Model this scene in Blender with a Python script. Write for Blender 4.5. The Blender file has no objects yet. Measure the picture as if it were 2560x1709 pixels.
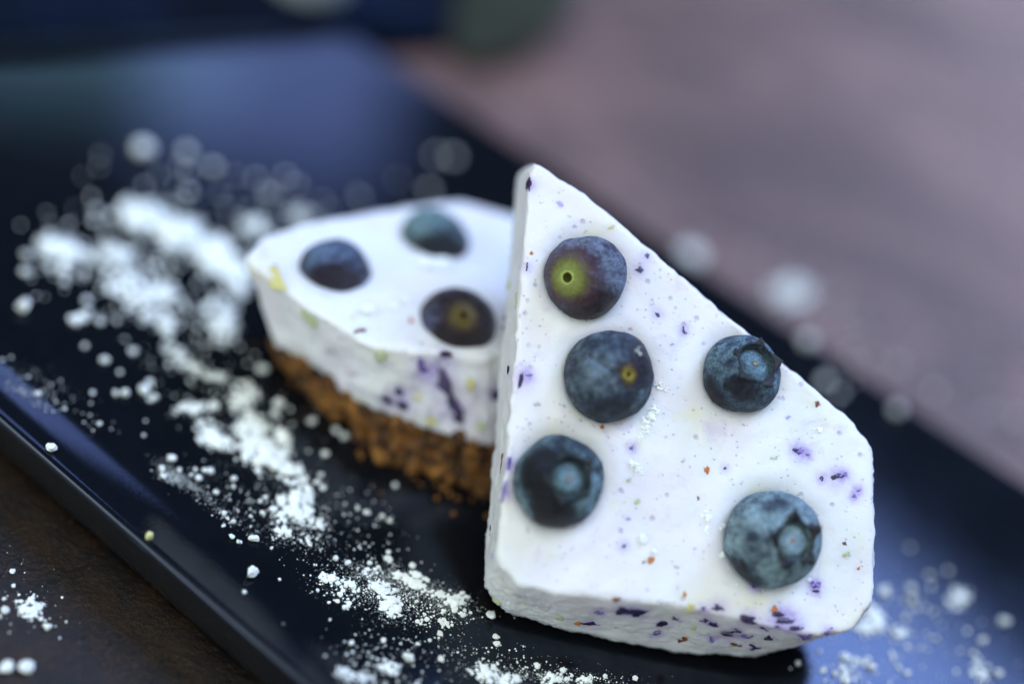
import bpy, bmesh, math, random
from mathutils import Vector, Matrix, noise
from mathutils.bvhtree import BVHTree

scene = bpy.context.scene
COL = scene.collection
MM = 0.001
rad = math.radians

# ------------------------------------------------------------------ camera
IW, IH = 2560.0, 1709.0
LENS = 50.0
FPX = IW * LENS / 36.0
PITCH, ROLL = rad(41), rad(19)
CAM_H = 0.17768
FWD = Vector((0, math.cos(PITCH), -math.sin(PITCH)))
R0 = Vector((1, 0, 0)); U0 = Vector((0, math.sin(PITCH), math.cos(PITCH)))
RIGHT = R0 * math.cos(ROLL) + U0 * math.sin(ROLL)
UP = -R0 * math.sin(ROLL) + U0 * math.cos(ROLL)
CAM = Vector((0, 0, CAM_H))
cam_d = bpy.data.cameras.new('camera')
cam = bpy.data.objects.new('camera', cam_d); COL.objects.link(cam)
cam.matrix_world = Matrix.Translation(CAM) @ Matrix((RIGHT, UP, -FWD)).transposed().to_4x4()
cam_d.lens = LENS; cam_d.sensor_width = 36.0
cam_d.clip_start = 0.01; cam_d.clip_end = 50
cam_d.dof.use_dof = True
cam_d.dof.focus_distance = 0.2198
cam_d.dof.aperture_fstop = 2.55
scene.camera = cam

# ------------------------------------------------------------------ light
world = bpy.data.worlds.new('World'); scene.world = world
world.use_nodes = True
bg = world.node_tree.nodes['Background']
bg.inputs['Color'].default_value = (0.45, 0.62, 1.0, 1)
bg.inputs['Strength'].default_value = 0.05

def area(name, target, az, el, dist, sx, sy, radiance, color):
    """soft window-like lamp seen from target at compass az (0 = away from camera) and elevation el"""
    d = Vector((math.sin(rad(az)) * math.cos(rad(el)), math.cos(rad(az)) * math.cos(rad(el)), math.sin(rad(el))))
    L = bpy.data.lights.new(name, 'AREA'); L.shape = 'RECTANGLE'; L.size = sx; L.size_y = sy
    L.energy = radiance * math.pi * sx * sy; L.color = color
    o = bpy.data.objects.new(name, L); COL.objects.link(o)
    o.location = Vector(target) + d * dist
    o.rotation_euler = (-d).to_track_quat('-Z', 'Y').to_euler()
    return o
T0 = (0.02, 0.19, 0)
area('overhead_window_light', T0, 190, 74, 1.25, 1.25, 1.1, 3.0, (0.95, 1.0, 0.965))
area('left_front_window_light', T0, -118, 16, 1.5, 1.1, 0.75, 4.0, (0.93, 1.0, 0.985))
area('front_fill_light', T0, 178, 4, 1.5, 1.5, 0.7, 2.9, (0.92, 1.0, 0.985))  # added fill behind the camera, brightens the propped slice's lower side
area('right_window_light', (0.08, 0.17, 0), 33, 56.0, 1.5, 0.9, 0.70, 12.5, (0.36, 0.52, 1.0))
area('back_window_light', (-0.07, 0.27, 0), -14.5, 31, 1.8, 0.34, 0.44, 3.0, (0.34, 0.47, 1.0))
area('back_left_window_light', (-0.11, 0.26, 0), -27, 31, 1.8, 0.62, 0.28, 1.7, (0.42, 0.82, 1.0))
area('low_right_window_light', (0.1, 0.3, 0), 32, 18, 1.8, 1.6, 0.62, 3.8, (0.60, 0.67, 1.0))

scene.view_settings.view_transform = 'Standard'
scene.view_settings.look = 'None'
scene.view_settings.exposure = 0.0
scene.view_settings.gamma = 1.0
scene.render.engine = 'CYCLES'
scene.cycles.use_denoising = True
scene.cycles.max_bounces = 8
scene.cycles.caustics_reflective = False
scene.cycles.caustics_refractive = False

# ------------------------------------------------------------------ helpers
def ray(x, y):
    return FWD + RIGHT * ((x - IW / 2) / FPX) - UP * ((y - IH / 2) / FPX)
def at(x, y, z=0.0):
    v = ray(x, y); return CAM + v * ((z - CAM.z) / v.z)
def depth(P): return (Vector(P) - CAM).dot(FWD)

def link(o, parent=None):
    COL.objects.link(o)
    if parent is not None: o.parent = parent
    return o
def tag(o, label=None, cat=None, group=None, kind=None):
    if label: o['label'] = label
    if cat: o['category'] = cat
    if group: o['group'] = group
    if kind: o['kind'] = kind
    return o
def mesh_obj(name, verts, faces, mat, parent=None, smooth=True):
    me = bpy.data.meshes.new(name)
    me.from_pydata([tuple(v) for v in verts], [], faces); me.update()
    if mat: me.materials.append(mat)
    if smooth: me.polygons.foreach_set('use_smooth', [True] * len(me.polygons))
    return link(bpy.data.objects.new(name, me), parent)
def empty(name, loc):
    o = bpy.data.objects.new(name, None); o.empty_display_size = 0.01; o.location = loc
    return link(o)
def keep(child, parent):
    child.parent = parent
    child.matrix_parent_inverse = Matrix.Translation(-Vector(parent.location))
    return child
def fbm(p, octv=4, lac=2.1, gain=0.5):
    a, s, t = 1.0, 0.0, Vector(p)
    for _ in range(octv):
        s += a * noise.noise(t); t = t * lac; a *= gain
    return s

# ------------------------------------------------------------------ materials
class NT:
    def __init__(self, name):
        self.m = bpy.data.materials.new(name); self.m.use_nodes = True
        self.t = self.m.node_tree; self.b = self.t.nodes['Principled BSDF']
    def n(self, typ, **kw):
        nd = self.t.nodes.new(typ)
        for k, v in kw.items(): setattr(nd, k, v)
        return nd
    def l(self, a, b): self.t.links.new(a, b)
    def setv(self, nd, **kw):
        for k, v in kw.items(): nd.inputs[k].default_value = v
        return nd
    def noise(self, vec, scale, detail=4, rough=0.55, dist=0.0):
        nd = self.n('ShaderNodeTexNoise')
        self.l(vec, nd.inputs['Vector'])
        for k, v in (('Scale', scale), ('Detail', detail), ('Roughness', rough), ('Distortion', dist)): nd.inputs[k].default_value = v
        return nd.outputs['Fac']
    def ramp(self, fac, stops, interp='LINEAR'):
        nd = self.n('ShaderNodeValToRGB'); cr = nd.color_ramp; cr.interpolation = interp
        while len(cr.elements) < len(stops): cr.elements.new(0.5)
        for e, (p, c) in zip(cr.elements, stops):
            e.position = p; e.color = (c, c, c, 1) if isinstance(c, (int, float)) else (*c, 1)
        self.l(fac, nd.inputs['Fac']); return nd.outputs['Color']
    def mix(self, fac, a, b, mode='MIX'):
        nd = self.n('ShaderNodeMix', data_type='RGBA', blend_type=mode)
        for s, v in ((0, fac), (6, a), (7, b)):
            if hasattr(v, 'links'): self.l(v, nd.inputs[s])
            elif s == 0: nd.inputs[0].default_value = v
            else: nd.inputs[s].default_value = (*v, 1) if len(v) == 3 else v
        return nd.outputs[2]
    def math(self, op, a, b=0.0):
        nd = self.n('ShaderNodeMath', operation=op)
        for i, v in enumerate((a, b)):
            if hasattr(v, 'links'): self.l(v, nd.inputs[i])
            else: nd.inputs[i].default_value = v
        return nd.outputs[0]
    def obj(self): return self.n('ShaderNodeTexCoord').outputs['Object']
    def mapv(self, vec, loc=(0, 0, 0), scale=(1, 1, 1), rot=(0, 0, 0)):
        nd = self.n('ShaderNodeMapping'); self.l(vec, nd.inputs['Vector'])
        nd.inputs['Location'].default_value = loc; nd.inputs['Scale'].default_value = scale; nd.inputs['Rotation'].default_value = rot
        return nd.outputs['Vector']
    def bump(self, h, strength, dist, prev=None):
        nd = self.n('ShaderNodeBump'); self.l(h, nd.inputs['Height'])
        nd.inputs['Strength'].default_value = strength; nd.inputs['Distance'].default_value = dist
        if prev is not None: self.l(prev, nd.inputs['Normal'])
        return nd.outputs['Normal']

def mat_plain(name, col, rough=0.6, sss=0.0):
    k = NT(name); k.setv(k.b, **{'Base Color': (*col, 1), 'Roughness': rough})
    if sss: k.setv(k.b, **{'Subsurface Weight': sss, 'Subsurface Scale': 0.0015})
    return k.m

def mat_filling():
    k = NT('cheesecake_filling'); v = k.obj()
    n1 = k.noise(v, 70, 3, 0.5)
    n2 = k.noise(k.mapv(v, (3.1, 1.7, 0.2)), 130, 4, 0.6, 0.4)
    base = k.mix(k.ramp(n1, [(0.35, 0.0), (0.7, 1.0)]), (0.755, 0.795, 0.80), (0.745, 0.725, 0.79))
    # pale stains: greenish pulp and lilac juice
    base = k.mix(k.math('MULTIPLY', k.ramp(n2, [(0.57, 0.0), (0.70, 1.0)]), 0.5), base, (0.76, 0.78, 0.55))
    n3 = k.noise(k.mapv(v, (9.1, 4.7, 6.2)), 190, 3, 0.6, 0.8)
    base = k.mix(k.math('MULTIPLY', k.ramp(n3, [(0.59, 0.0), (0.72, 1.0)]), 0.4), base, (0.55, 0.50, 0.78))
    # tiny air bubbles / specks
    vo = k.n('ShaderNodeTexVoronoi'); k.l(v, vo.inputs['Vector']); vo.inputs['Scale'].default_value = 900
    vo.inputs['Randomness'].default_value = 1.0
    gate = k.noise(k.mapv(v, (1.1, 7.7, 2.2)), 260, 2, 0.5)
    sp = k.math('MULTIPLY', k.ramp(vo.outputs['Distance'], [(0.10, 1.0), (0.20, 0.0)]), k.ramp(gate, [(0.42, 0.0), (0.56, 1.0)]))
    base = k.mix(k.math('MULTIPLY', sp, 0.5), base, (0.46, 0.42, 0.55))
    vo2 = k.n('ShaderNodeTexVoronoi'); k.l(k.mapv(v, (2.3, .4, 5.5)), vo2.inputs['Vector']); vo2.inputs['Scale'].default_value = 330
    gate2 = k.noise(k.mapv(v, (5.1, .7, 8.2)), 150, 2, 0.5)
    sp2 = k.math('MULTIPLY', k.ramp(vo2.outputs['Distance'], [(0.08, 1.0), (0.17, 0.0)]), k.ramp(gate2, [(0.45, 0.0), (0.56, 1.0)]))
    base = k.mix(k.math('MULTIPLY', sp2, 0.6), base, (0.42, 0.36, 0.55))
    at_ = k.n('ShaderNodeAttribute', attribute_name='juice')
    jn = k.math('MULTIPLY', at_.outputs['Fac'], k.ramp(k.noise(v, 900, 4, 0.7), [(0.3, 0.4), (0.65, 1.1)]))
    base = k.mix(k.math('MINIMUM', jn, 0.8), base, (0.36, 0.27, 0.66))
    k.l(base, k.b.inputs['Base Color'])
    k.l(k.ramp(k.noise(k.mapv(v, (8, 1, 3)), 240, 4, 0.6), [(0.35, 0.34), (0.65, 0.62)]), k.b.inputs['Roughness'])
    k.setv(k.b, **{ 'Coat Weight': 0.12, 'Coat Roughness': 0.3, 'Subsurface Weight': 0.65, 'Subsurface Scale': 0.0038, 'Specular IOR Level': 0.35})
    k.b.inputs['Subsurface Radius'].default_value = (1.0, 0.8, 0.7)
    b = k.bump(k.noise(v, 300, 6, 0.62), 0.4, 0.0006)
    b = k.bump(k.noise(k.mapv(v, (4, 4, 4)), 1700, 4, 0.7), 0.25, 0.00015, b)
    b = k.bump(k.noise(k.mapv(v, (2, 4, 4), (0.08, 1, 1), (0.3, 0.2, 0.15)), 900, 3, 0.6), 0.3, 0.00015, b)
    b = k.bump(k.math('SUBTRACT', 1.0, k.math('MAXIMUM', sp, sp2)), 0.7, 0.0003, b)
    k.l(b, k.b.inputs['Normal'])
    return k.m

def mat_crust(name='biscuit_crust'):
    k = NT(name); v = k.obj()
    c = k.ramp(k.noise(v, 260, 5, 0.7, 0.3), [(0.36, (0.010, 0.004, 0.001)), (0.47, (0.080, 0.031, 0.005)), (0.60, (0.27, 0.115, 0.014)), (0.78, (0.46, 0.24, 0.05))])
    k.l(c, k.b.inputs['Base Color']); k.setv(k.b, Roughness=0.75)
    k.l(k.bump(k.noise(v, 900, 6, 0.7), 0.8, 0.0008), k.b.inputs['Normal'])
    return k.m

def mat_sugar():
    k = NT('powdered_sugar'); v = k.obj()
    k.setv(k.b, **{'Base Color': (0.92, 0.985, 0.965, 1), 'Roughness': 0.95, 'Specular IOR Level': 0.2})
    k.l(k.bump(k.noise(v, 2600, 5, 0.7), 0.6, 0.0002), k.b.inputs['Normal'])
    return k.m

def mat_plate():
    k = NT('black_glazed_ceramic'); v = k.obj()
    n = k.noise(v, 160, 4, 0.6)
    k.l(k.mix(n, (0.0022, 0.0030, 0.0045), (0.006, 0.008, 0.011)), k.b.inputs['Base Color'])
    k.l(k.ramp(k.noise(k.mapv(v, (2, 1, 0)), 45, 5, 0.6), [(0.3, 0.06), (0.75, 0.11)]), k.b.inputs['Roughness'])
    k.setv(k.b, **{'IOR': 1.5})
    k.b.inputs['Specular Tint'].default_value = (0.58, 0.70, 1.0, 1)
    k.l(k.bump(k.noise(v, 1500, 3, 0.6), 0.12, 0.0001), k.b.inputs['Normal'])
    return k.m

def mat_stone():
    k = NT('brown_stone'); v = k.obj()
    n1 = k.noise(v, 28, 6, 0.6, 0.5)
    n2 = k.noise(k.mapv(v, (3, 3, 0)), 1100, 6, 0.75, 0.3)
    n4 = k.noise(k.mapv(v, (7, 2, 0)), 170, 5, 0.65, 0.5)
    n3 = k.noise(k.mapv(v, (1, 5, 0), (0.3, 1, 1), (0, 0, rad(-32))), 26, 4, 0.55, 0.6)
    c = k.ramp(n2, [(0.36, (0.001, 0.0008, 0.0005)), (0.54, (0.006, 0.0035, 0.0018)), (0.65, (0.022, 0.013, 0.006)), (0.74, (0.20, 0.17, 0.12))])
    c = k.mix(k.ramp(n4, [(0.42, 0.0), (0.62, 0.8)]), c, k.mix(0.7, (0.026, 0.012, 0.004), k.ramp(n2, [(0.35, 0.2), (0.7, 1.6)]), 'MULTIPLY'))
    # broad veins of paler pinkish mineral, also painting the sheen on the far stone
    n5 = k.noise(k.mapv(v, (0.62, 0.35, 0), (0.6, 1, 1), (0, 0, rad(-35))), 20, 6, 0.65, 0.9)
    sx = k.n('ShaderNodeSeparateXYZ'); k.l(v, sx.inputs[0])   # ramp paints the far slab as lit, the near part as shaded
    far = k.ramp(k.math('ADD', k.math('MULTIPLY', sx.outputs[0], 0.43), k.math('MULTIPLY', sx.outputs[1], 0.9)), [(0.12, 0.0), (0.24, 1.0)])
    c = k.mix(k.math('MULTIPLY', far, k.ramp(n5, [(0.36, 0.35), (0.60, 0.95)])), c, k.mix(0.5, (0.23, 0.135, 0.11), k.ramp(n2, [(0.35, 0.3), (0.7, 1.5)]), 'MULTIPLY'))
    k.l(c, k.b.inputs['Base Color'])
    k.l(k.ramp(n3, [(0.3, 0.20), (0.7, 0.34)]), k.b.inputs['Roughness'])
    k.setv(k.b, **{'IOR': 1.42})
    k.l(k.bump(n2, 0.6, 0.0004), k.b.inputs['Normal'])
    return k.m

def mat_berry(name, seed, bloom=(0.20, 0.385, 0.47), skin=(0.006, 0.010, 0.022), cover=0.5, scar=None, gloss=0.5, calyx_r=None, mid=(0.045, 0.095, 0.15), patches=()):
    """skin with a waxy bloom; +Z is the calyx / stem end. scar: list of (radius, colour, weight) stops outward from the pole"""
    k = NT(name); v = k.obj()
    so = (seed * 3.7, seed * 1.9, seed * 5.3)
    big = k.noise(k.mapv(v, so), 1.5, 5, 0.55, 0.7)
    med = k.noise(k.mapv(v, (so[1], so[2], so[0])), 4.5, 6, 0.65, 0.4)
    fine = k.noise(k.mapv(v, so), 17, 4, 0.75)
    cov = k.math('ADD', k.math('MULTIPLY', big, 0.5), k.math('MULTIPLY', med, 0.5))
    cov = k.math('ADD', cov, k.math('MULTIPLY', k.math('SUBTRACT', fine, 0.5), 0.26))
    lo = 0.5 - (cover - 0.5) * 0.5
    for (pd, cosr, amt) in patches:   # where the waxy bloom is rubbed off (or thicker); painted shading on rear berries
        dp = k.n('ShaderNodeVectorMath', operation='DOT_PRODUCT'); k.l(v, dp.inputs[0]); dp.inputs[1].default_value = pd
        dd = k.math('ADD', dp.outputs['Value'], k.math('MULTIPLY', k.math('SUBTRACT', k.math('ADD', k.math('MULTIPLY', med, 0.7), k.math('MULTIPLY', fine, 0.3)), 0.5), 0.9))
        cov = k.math('ADD', cov, k.math('MULTIPLY', k.ramp(dd, [(max(0.0, cosr - 0.06), 0.0), (min(1.0, cosr + 0.10), 1.0)]), amt))
    col = k.ramp(cov, [(lo - 0.11, skin), (lo, mid), (lo + 0.13, bloom), (lo + 0.24, tuple(min(1, c * 1.3) for c in bloom))])
    grain = k.noise(k.mapv(v, so), 22, 4, 0.85)
    col = k.mix(0.85, col, k.ramp(grain, [(0.38, 0.2), (0.64, 1.75)]), 'MULTIPLY')
    sep = k.n('ShaderNodeSeparateXYZ'); k.l(v, sep.inputs[0])
    r = k.math('SQRT', k.math('ADD', k.math('POWER', sep.outputs[0], 2), k.math('POWER', sep.outputs[1], 2)))
    r = k.math('ADD', r, k.math('MULTIPLY', k.math('SUBTRACT', med, 0.5), 0.30))
    front = k.math('GREATER_THAN', sep.outputs[2], 0.0)
    if scar:
        cols = k.ramp(r, [(p, c) for p, c, w in scar]); ws = k.ramp(r, [(p, w) for p, c, w in scar])
        ws = k.math('MULTIPLY', ws, front)
        sp = k.ramp(k.noise(k.mapv(v, so), 55, 3, 0.8), [(0.3, 0.55), (0.7, 1.3)])
        col = k.mix(ws, col, k.mix(0.6, cols, sp, 'MULTIPLY'))
    if calyx_r:  # groove round the sunken disc painted dark as the crater's shade
        g = k.ramp(r, [(calyx_r * 0.84, 0.0), (calyx_r * 0.95, 0.7), (calyx_r * 1.02, 0.7), (calyx_r * 1.10, 0.0)])
        dsk = k.math('MULTIPLY', k.math('MULTIPLY', k.ramp(r, [(calyx_r * 0.12, 0.55), (calyx_r * 0.25, 1.0), (calyx_r * 0.48, 0.9), (calyx_r * 0.56, 0.35), (calyx_r * 0.66, 0.9), (calyx_r * 0.80, 0.5), (calyx_r * 0.92, 0.0)]), front), k.ramp(fine, [(0.3, 0.45), (0.55, 0.95)]))
        col = k.mix(dsk, col, k.mix(0.7, tuple(min(1, c * 1.25) for c in bloom), k.ramp(k.math('ADD', k.math('MULTIPLY', grain, 0.5), k.math('MULTIPLY', med, 0.5)), [(0.40, 0.15), (0.58, 1.35)]), 'MULTIPLY'))
        col = k.mix(k.math('MULTIPLY', g, front), col, (0.005, 0.006, 0.009))
    k.l(col, k.b.inputs['Base Color'])
    k.l(k.ramp(cov, [(lo - 0.1, gloss), (lo + 0.1, 0.78)]), k.b.inputs['Roughness'])
    k.setv(k.b, **{'Specular IOR Level': 0.45})
    b = k.bump(grain, 0.4, 0.025)
    b = k.bump(med, 0.6, 0.09, b)
    k.l(b, k.b.inputs['Normal'])
    return k.m

M_FILL, M_CRUST, M_SUGAR, M_PLATE, M_STONE = mat_filling(), mat_crust(), mat_sugar(), mat_plate(), mat_stone()
def mat_fleck(name, c1, c2, rough=0.45, sss=0.2):
    k = NT(name); v = k.obj()
    k.l(k.ramp(k.noise(v, 1.3, 4, 0.6, 0.5), [(0.40, c1), (0.62, c2)]), k.b.inputs['Base Color'])
    k.setv(k.b, **{'Roughness': rough, 'Subsurface Weight': sss, 'Subsurface Scale': 0.001})
    return k.m
M_FLECK = {
    'n': mat_fleck('navy_skin', (0.008, 0.012, 0.05), (0.08, 0.09, 0.26)), 'd': mat_fleck('dark_skin', (0.008, 0.005, 0.018), (0.055, 0.03, 0.14)),
    'p': mat_fleck('purple_skin', (0.06, 0.035, 0.24), (0.42, 0.34, 0.72)), 'l': mat_plain('lilac_pulp', (0.45, 0.38, 0.70), 0.6, 0.3),
    'o': mat_plain('orange_crumb', (0.46, 0.15, 0.02), 0.6), 'b': mat_plain('brown_crumb', (0.16, 0.06, 0.02), 0.6),
    'y': mat_plain('yellow_pulp', (0.62, 0.55, 0.22), 0.6, 0.3), 'g': mat_plain('green_pulp', (0.50, 0.55, 0.32), 0.6, 0.3),
    'k': mat_plain('greyish_pulp', (0.50, 0.47, 0.50), 0.6, 0.3)}

# ------------------------------------------------------------------ setting: stone table
ZT = -0.010
def build_table():
    nx = 2
    s = 3.0
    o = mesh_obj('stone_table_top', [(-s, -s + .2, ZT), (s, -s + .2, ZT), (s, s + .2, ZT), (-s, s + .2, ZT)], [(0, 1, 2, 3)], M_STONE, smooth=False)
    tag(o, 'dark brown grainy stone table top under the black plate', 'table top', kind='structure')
    return o
build_table()

# ------------------------------------------------------------------ black plate
def inset_poly(pts, d):
    n = len(pts); out = []
    L = []
    for i in range(n):
        a, b = pts[i], pts[(i + 1) % n]
        t = (b - a).normalized(); nrm = Vector((-t.y, t.x))  # left = inward for ccw
        L.append((a + nrm * d[i], t))
    for i in range(n):
        (p, r), (q, s) = L[i - 1], L[i]
        den = r.x * s.y - r.y * s.x
        u = ((q - p).x * s.y - (q - p).y * s.x) / den
        out.append(p + r * u)
    return out
def round_poly(pts, r, nedge=40, narc=12):
    n = len(pts); out = []
    for i in range(n):
        p0, p, p1 = pts[i - 1], pts[i], pts[(i + 1) % n]
        a = (p0 - p).normalized(); b = (p1 - p).normalized()
        A, B = p + a * r, p + b * r
        for j in range(narc + 1):
            t = j / narc
            out.append(A * (1 - t) ** 2 + p * (2 * t * (1 - t)) + B * t * t)
        q = p1 - b * r
        for j in range(1, nedge):
            out.append(B + (q - B) * (j / nedge))
    return out
def _isect(a, b, c, d):
    r, q = b - a, d - c; den = r.x * q.y - r.y * q.x
    return a + r * (((c - a).x * q.y - (c - a).y * q.x) / den)
def _mm(x, y, z): p = at(x, y, z) * 1000; return Vector((p.x, p.y))
_n0, _n1 = _mm(0, 1030, .0045), _mm(780, 1709, .0045)      # near long side
_r0, _r1 = _mm(1050, 195, .0004), _mm(2560, 1195, .0004)   # far long side
_b0, _b1 = _mm(0, 98, .0006), _mm(960, 66, .0006)         # back end
PLATE = [_n1 + (_n1 - _n0).normalized() * 115, _r1 + (_r1 - _r0).normalized() * 92, _isect(_r0, _r1, _b0, _b1), _isect(_n0, _n1, _b0, _b1)]  # ccw, mm
print('plate', PLATE)
# edges: 0 right end, 1 far long side, 2 back end, 3 near long side
def build_plate():
    # (inset per edge as fraction of rim width, height)
    rimw = [12, 9, 9, 12.5]; rimh = [1.2, 0.12, 0.5, 2.7]
    verts = []; rings = []
    def ring(ins, hfun, r):
        pts = round_poly(inset_poly(PLATE, ins), r)
        base = len(verts)
        nper = len(pts) // 4
        for i, p in enumerate(pts):
            # height blended over edges: index of edge after corner i
            e = i // nper; f = (i % nper) / nper
            c = 13 / nper
            if f < c: h = rimh[e - 1] * (1 - f / c) + rimh[e] * f / c
            else: h = rimh[e]
            verts.append((p.x * MM, p.y * MM, hfun(h) * MM))
        rings.append((base, len(pts)))
    prof = []
    for k in range(13):
        t = k / 12.0     # 0 inner .. 1 outer
        ring([w * (1 - t) + 0.9 for w in rimw], lambda h, t=t: h * t ** 2.0, 9 - 3 * (1 - t) * .5)
    # rounded lip
    for a in (15, 35, 55, 75, 95):
        ins = 0.9 - 0.9 * math.sin(rad(a))
        dz = 1.5 * math.cos(rad(a)) - 1.5
        ring([ins + 0.0001 * a] * 4, lambda h, dz=dz: h + dz, 9.5)
    for k in range(1, 7):
        t = k / 6
        ring([0.05 + 2.2 * t ** 1.6] * 4, lambda h, t=t: (h - 1.7) * (1 - t) + (-9.0) * t, 9.5)
    ring([3.2] * 4, lambda h: -9.85, 9)
    ring([8] * 4, lambda h: -9.95, 9)
    faces = []
    for (a, n), (b, _) in zip(rings, rings[1:]):
        for i in range(n):
            j = (i + 1) % n
            faces.append((a + i, b + i, b + j, a + j))
    a, n = rings[0]
    faces.append(tuple(a + i for i in range(n)))
    b, n = rings[-1]
    faces.append(tuple(b + i for i in reversed(range(n))))
    o = mesh_obj('serving_plate', verts, faces, M_PLATE)
    tag(o, 'glossy black serving plate with a slightly upturned rim, dusted with sugar', 'plate')
    return o, BVHTree.FromPolygons([Vector(v) for v in verts], faces)
plate, BV_PLATE = build_plate()

# ------------------------------------------------------------------ cheesecake slices
def outline(pts, seg, smooth):
    n = len(pts); out = []
    for i in range(n):
        a, b = pts[i], pts[(i + 1) % n]
        for j in range(seg): out.append(a.lerp(b, j / seg))
    for _ in range(smooth):
        m = len(out)
        out = [(out[i - 1] + out[i] * 2 + out[(i + 1) % m]) / 4 for i in range(m)]
    return out
def loft(name, A, B, mat, bevA, bevB, nz, rough, seed, face_rings=26, edge_rough=0.0, faceA=0.0, dent=None):
    """solid between closed outlines A (face) and B (far side) with rounded edges and a cut, uneven wall"""
    n = len(A)
    cA = sum(A, Vector()) / n; cB = sum(B, Vector()) / n
    nrm = (cB - cA).normalized()
    # true plane normal of A
    nn = Vector()
    for i in range(n): nn += (A[i] - cA).cross(A[(i + 1) % n] - cA)
    nn.normalize()
    if nn.dot(nrm) > 0: nn = -nn      # outward from face A
    verts = [cA.copy()]; rings = []
    def push(P):
        rings.append(len(verts)); verts.extend(P)
    sd = Vector((seed * 13.1, seed * 7.7, seed * 3.3))
    inw = [(cA - p).normalized() for p in A]
    A1 = [A[i] + inw[i] * (bevA * 1.3) for i in range(n)]
    for k in range(1, face_rings):
        f = (k / face_rings) ** 0.8
        ring_ = []
        for i in range(n):
            p = cA.lerp(A1[i], f)
            ring_.append(p + nn * (faceA * fbm((p + sd) * 140, 3) + (dent(p) if dent else 0.0)))
        push(ring_)
    for k in range(0, 7):
        a = k / 6 * math.pi / 2
        ring_ = []
        for i in range(n):
            D = (B[i] - A[i]).normalized()
            jag = edge_rough * (fbm(A[i] * 420 + sd, 4) - 0.1) * math.sin(a)
            ring_.append(A1[i].lerp(A[i], math.sin(a)) + D * bevA * (1 - math.cos(a)) + inw[i] * jag)
        push(ring_)
    for k in range(1, nz + 1):
        t = k / nz
        ring_ = []
        for i in range(n):
            S = A[i] + (B[i] - A[i]).normalized() * bevA
            p = S.lerp(B[i], t * 0.985)
            ring_.append(p - inw[i] * rough * fbm((p + sd) * 210, 3) + inw[i] * edge_rough * 0.5 * fbm((p + sd) * 1500, 3))
        push(ring_)
    if bevB:
        push([B[i] + inw[i] * bevB for i in range(n)])
    faces = []
    for i in range(n): faces.append((0, rings[0] + i, rings[0] + (i + 1) % n))
    for a, b in zip(rings, rings[1:]):
        for i in range(n):
            j = (i + 1) % n
            faces.append((a + i, b + i, b + j, a + j))
    verts.append(cB.copy()); c = len(verts) - 1
    for i in range(n): faces.append((c, rings[-1] + (i + 1) % n, rings[-1] + i))
    # orient outwards
    f0 = faces[0]; q = (verts[f0[1]] - verts[f0[0]]).cross(verts[f0[2]] - verts[f0[0]])
    if q.dot(nn) < 0: faces = [tuple(reversed(f)) for f in faces]
    o = mesh_obj(name, verts, faces, mat)
    return o, verts, faces, nn

random.seed(5)
# ---- crumb / lump / grain primitives
def ico(sub):
    bm = bmesh.new(); bmesh.ops.create_icosphere(bm, subdivisions=sub, radius=1.0)
    v = [x.co.copy() for x in bm.verts]; f = [tuple(y.index for y in x.verts) for x in bm.faces]
    bm.free(); return v, f
ICO1, ICO2, ICO3 = ico(1), ico(2), ico(3)
def chunk(rng, base, cuts=6, nz=0.22, fr=1.6):
    V, Fc = base
    sd = Vector((rng.random() * 50, rng.random() * 50, rng.random() * 50))
    planes = []
    for _ in range(cuts):
        d = Vector((rng.gauss(0, 1), rng.gauss(0, 1), rng.gauss(0, 1))).normalized()
        planes.append((d, rng.uniform(0.45, 0.85)))
    out = []
    for v in V:
        p = v.copy()
        for d, h in planes:
            s = p.dot(d)
            if s > h: p = p - d * (s - h)
        p = p * (1 + nz * fbm(p * fr + sd, 4))
        out.append(p)
    return out, Fc
rngC = random.Random(11)
CHUNK_HI = [chunk(rngC, ICO3, 7, 0.30, 2.2) for _ in range(14)]
CHUNK = [chunk(rngC, ICO2, 6, 0.28, 1.8) for _ in range(24)]
CHUNK_LO = [chunk(rngC, ICO1, 5, 0.25, 1.5) for _ in range(24)]
def rand_rot(rng):
    return Matrix.Rotation(rng.uniform(0, 6.283), 3, 'Z') @ Matrix.Rotation(rng.uniform(0, 6.283), 3, 'X') @ Matrix.Rotation(rng.uniform(0, 6.283), 3, 'Y')
class Pile:
    def __init__(self): self.v = []; self.f = []
    def add(self, rng, p, size, lib, squash=1.0, up=Vector((0, 0, 1)), sink=0.35, stretch=None):
        V, Fc = rng.choice(lib); b = len(self.v); R = rand_rot(rng)
        if stretch: S = Matrix.Diagonal(Vector(stretch)); R = S @ R
        q = up.to_track_quat('Z', 'Y').to_matrix()
        for v in V:
            w = R @ v; w = Vector((w.x, w.y, w.z * squash)) * size
            self.v.append(p + q @ w + up * (size * squash * (1 - sink)))
        self.f.extend(tuple(b + i for i in t) for t in Fc)
    def build(self, name, mat=M_SUGAR if True else None, smooth=False):
        return mesh_obj(name, self.v, self.f, mat, smooth=smooth)

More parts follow.
